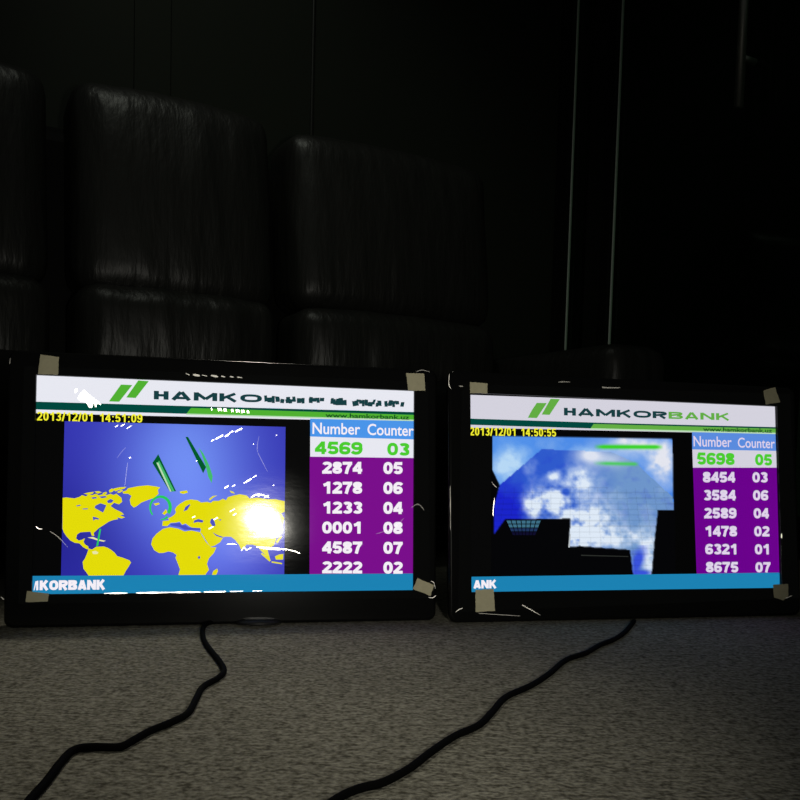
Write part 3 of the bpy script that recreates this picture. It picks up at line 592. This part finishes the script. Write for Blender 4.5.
def sky(fx, fy, x, y):
    k = cover(SKY, x, y)
    if k == 0: return Vector((3, 3, 5))
    n = noise.fractal(Vector((x*.045, y*.05, 2.3)), 1.0, 2.1, 5); n2 = noise.fractal(Vector((x*.10, y*.11, 8)), 1.0, 2.1, 4)
    def g(cx, cy, rx, ry): return math.exp(-((x-cx)/rx)**2-((y-cy)/ry)**2)
    if inside(FAC, x, y):
        c = mixc((48, 92, 208), (112, 152, 206), (x-560)/60+.15*n)
        c = mixc(c, (26, 36, 206), 1.5*g(503, 515, 22, 30)+.2*n2)
        cl = 1.15*g(533, 505, 9, 14)+1.2*g(556, 500, 14, 14)+.8*g(553, 475, 7, 5)+1.25*g(585, 520, 32, 20)+.9*g(580, 480, 16, 14)+.8*g(612, 538, 34, 12)+1.1*g(648, 560, 14, 26)+.9*g(575, 538, 22, 10)+.35*g(530, 468, 10, 12)
        cl -= .9*g(566, 492, 5, 5)+1.1*g(637, 558, 5, 13)+1.1*g(640, 572, 9, 4)
        c = mixc(c, (226, 238, 252), cl*(1+.9*n2)+.30*n-.06)
        c = mixc(c, (58, 84, 224), 1.3*g(638-.25*(y-562), 561, 5.5, 12)+1.2*g(643, 573, 7, 2.5)+.25*n2)if y > 545 and x > 628 else c
        c = mixc(c, (226, 232, 246), 1.1*g(590, 455, 13, 9)+.6*g(612, 460, 16, 8))
        if y > 487 and min((y-487) % 5.6, 5.6-(y-487) % 5.6) < .55: c *= .93
        if y > 487 and min((x+(y-500)*(575-x)*.002) % 9.5, 9) < .8: c *= .94
    else:
        c = mixc((84, 148, 238), (70, 132, 232), fx+.4*n)
        c = mixc(c, (168, 196, 240), .95*g(622, 450, 34, 13)+.3*n)
        cl = 1.0*g(514, 462, 14, 16)+.55*g(500, 470, 10, 14)+.9*g(588, 452, 12, 5)+1.25*g(662, 462, 15, 18)+.8*g(640, 445, 22, 6)+.6*g(625, 440, 12, 4)
        c = mixc(c, (232, 234, 244) if x > 600 else (186, 220, 250), cl*(1+.5*n2)+.22*n)
    e1 = math.exp(-((y-446.8-(x-620)*.003)/1.9)**2)*max(0, min(1, (x-594)/10))*max(0, min(1, (664-x)/8))
    e2 = math.exp(-((y-463.6-(x-618)*.02)/1.8)**2)*max(0, min(1, (x-593)/14))*max(0, min(1, (640-x)/5))*.8
    c = mixc(c, (60, 214, 40), e1*1.3); c = mixc(c, (74, 206, 92), e2*1.2)
    return mixc((3, 3, 5), c, k)
PIX = glow_attr('pixel_sky')
mb = MB(); base, cols = B.grid(mb, [(491.5, 434.8), (675, 437.8), (676, 576), (491.5, 577.4)], 200, 154, sky, 2, PIX)
WIN = glow('pixel_window_teal', (62, 112, 136)); WIN2 = glow('pixel_window_dim', (30, 52, 92)); WIN3 = glow('pixel_window_dark', (14, 12, 44))
e6 = lambda p: (480+p[0]/7.27, 500+p[1]/7.27)
for r_ in range(4):
    for c_ in range(7):
        def cor(cc, rr):
            f_ = rr/4; l_ = 190+(240-190)*f_; r2 = 448+(405-448)*f_; return (l_+(r2-l_)*cc/7, 146+112*f_)
        B.flat(mb, [e6(cor(c_+.1, r_+.12)), e6(cor(c_+.9, r_+.12)), e6(cor(c_+.9, r_+.9)), e6(cor(c_+.1, r_+.9))], (WIN, WIN, WIN2, WIN3)[r_], 3)
f7 = lambda p: (580+p[0]/7.27, 500+p[1]/7.27)
B.flat(mb, [f7(p) for p in [(10, 398), (355, 408), (355, 414), (10, 406)]], glow('pixel_roof_line', (44, 46, 42)), 3)
B.flat(mb, [e6(p) for p in [(652, 262), (664, 240), (656, 345), (644, 345)]], glow('pixel_roof_bright', (190, 196, 200)), 3)
o = mb.build('sky_picture', B.screen); B.paint(o, base, cols)
mb = MB()
B.flat(mb, [(692.6, 432), (776, 434), (776.6, 451.4), (692.8, 450)], BLU2, 2)
B.flat(mb, [(692.8, 449.3), (776.6, 450.8), (777.2, 468), (693.4, 468)], WHITE2, 3)
B.flat(mb, [(693.4, 467.6), (777.2, 467.6), (780, 573), (697, 574.6)], PUR2, 4)
T2 = TXW; TX3 = glow('pixel_text_lilac', (226, 214, 238))
B.text(mb, 'Number', (693.9, 732, 435.8, 446.4, 436.8, 447.2), TX3, 5, .010); B.text(mb, 'Counter', (738.2, 775.2, 437.4, 447.6, 438.4, 448.4), TX3, 5, .010)
B.bold(mb, '5698', (697.2, 735, 452.3, 464.6, 453, 465), NGR, 5, .25, .84, .05); B.bold(mb, '05', (755.5, 772.4, 453.8, 465.3, 454.2, 465.6), NGR, 5, .25, .84, .05)
for k, (a, b) in enumerate((('8454', '03'), ('3584', '06'), ('2589', '04'), ('1478', '02'), ('6321', '01'), ('8675', '07'))):
    y = 471.8+k*18.0; x = k*.6
    B.bold(mb, a, (703.2+x, 735.6+x, y, y+10.6, y+.1, y+10.7), TX3, 5, .25, .84, .05); B.bold(mb, b, (752.8+x, 768+x, y+.3, y+10.7, y+.3, y+10.7), TX3, 5, .25, .84, .05)
mb.build('queue_table', B.screen)
mb = MB(); B.flat(mb, [(471, 576.8), (781, 572.6), (781, 589), (471, 592.8)], TEAL, 5)
B.bold(mb, 'ANK', (473.6, 496.8, 580.2, 588.6, 580, 588.2), TXW, 6, .27, 1.05, .05); mb.build('ticker_bar', B.screen)
B.film_sheet([(462, 384), (790, 394), (799, 598), (458, 612)])
B.tape([(470, 382), (487.5, 383.6), (487.2, 393.4), (470, 393)], 'beige tape holding the film at the upper left corner')
B.tape([(763.2, 391), (768, 389), (775, 387.2), (780, 402.4), (766, 404.4)], 'beige tape holding the film at the upper right corner')
B.tape([(475.5, 590), (493.6, 589), (495, 611), (475.5, 612)], 'beige tape holding the film at the lower left corner')
B.tape([(773, 584.8), (788, 584), (788.2, 596), (783, 600.4), (774.2, 597.6)], 'beige tape holding the film at the lower right corner')
B.creases([([(494.4, 498), (493.4, 508), (493, 516)], .4), ([(781.4, 533.6), (781.6, 538)], .7)], kind='sharp')
B.creases([([(517, 602), (526, 607), (540, 615)], .5), ([(456, 612), (459, 609.5), (463, 608)], .5), ([(493, 484), (497, 488)], .25), ([(492, 482), (495, 486.6)], .25), ([(449.4, 374), (448.8, 384), (451, 389)], .4), ([(780, 598.6), (786, 598), (792, 595.6)], .5),
           ([(450.2, 486), (450.3, 500), (450.4, 514), (450.4, 530)], .3)], kind='worn')
B.creases([([(594, 386.4), (606, 387.6), (620, 387.8)], .9), ([(557, 382.2), (563, 381.8), (570, 382)], .5), ([(460, 611.5), (480, 613.4), (520, 616)], .5), ([(459, 386), (463, 386.4)], .6)], kind='dull')

# ------------------------------------------------------------------ power cords
cord_m = pbr('black_cord', (.003, .003, .003), .75, .02)
def cord(px, label, r=.0031):
    pts = [on_floor(x, y, r) for x, y in px]; mb = MB(); sp = spline(pts, 6)
    mb.tube(sp, r, cord_m, 10); o = mb.build('power_cord', smooth=True); tag(o, label, 'cord', 'power cords on the carpet'); return o
cord([(222, 620), (212, 622), (205, 625), (202.5, 632), (205, 642), (212, 652), (220, 662), (224, 671), (218, 678), (203, 687), (196, 699), (188, 713), (172, 722), (150, 731), (132, 741), (119, 747), (92, 747), (74, 750), (62, 761), (46, 782), (30, 800), (8, 830)], 'black power cord trailing over the carpet from the television with the world map')
cord([(634, 621), (626, 631), (615, 639), (600, 645), (586, 653), (566, 660), (549, 674), (530, 686), (506, 697), (493, 711), (479, 725), (455, 736), (431, 752), (410, 768), (384, 782), (358, 789), (338, 798), (316, 814)], 'black power cord trailing over the carpet from the television with the cloudy sky')
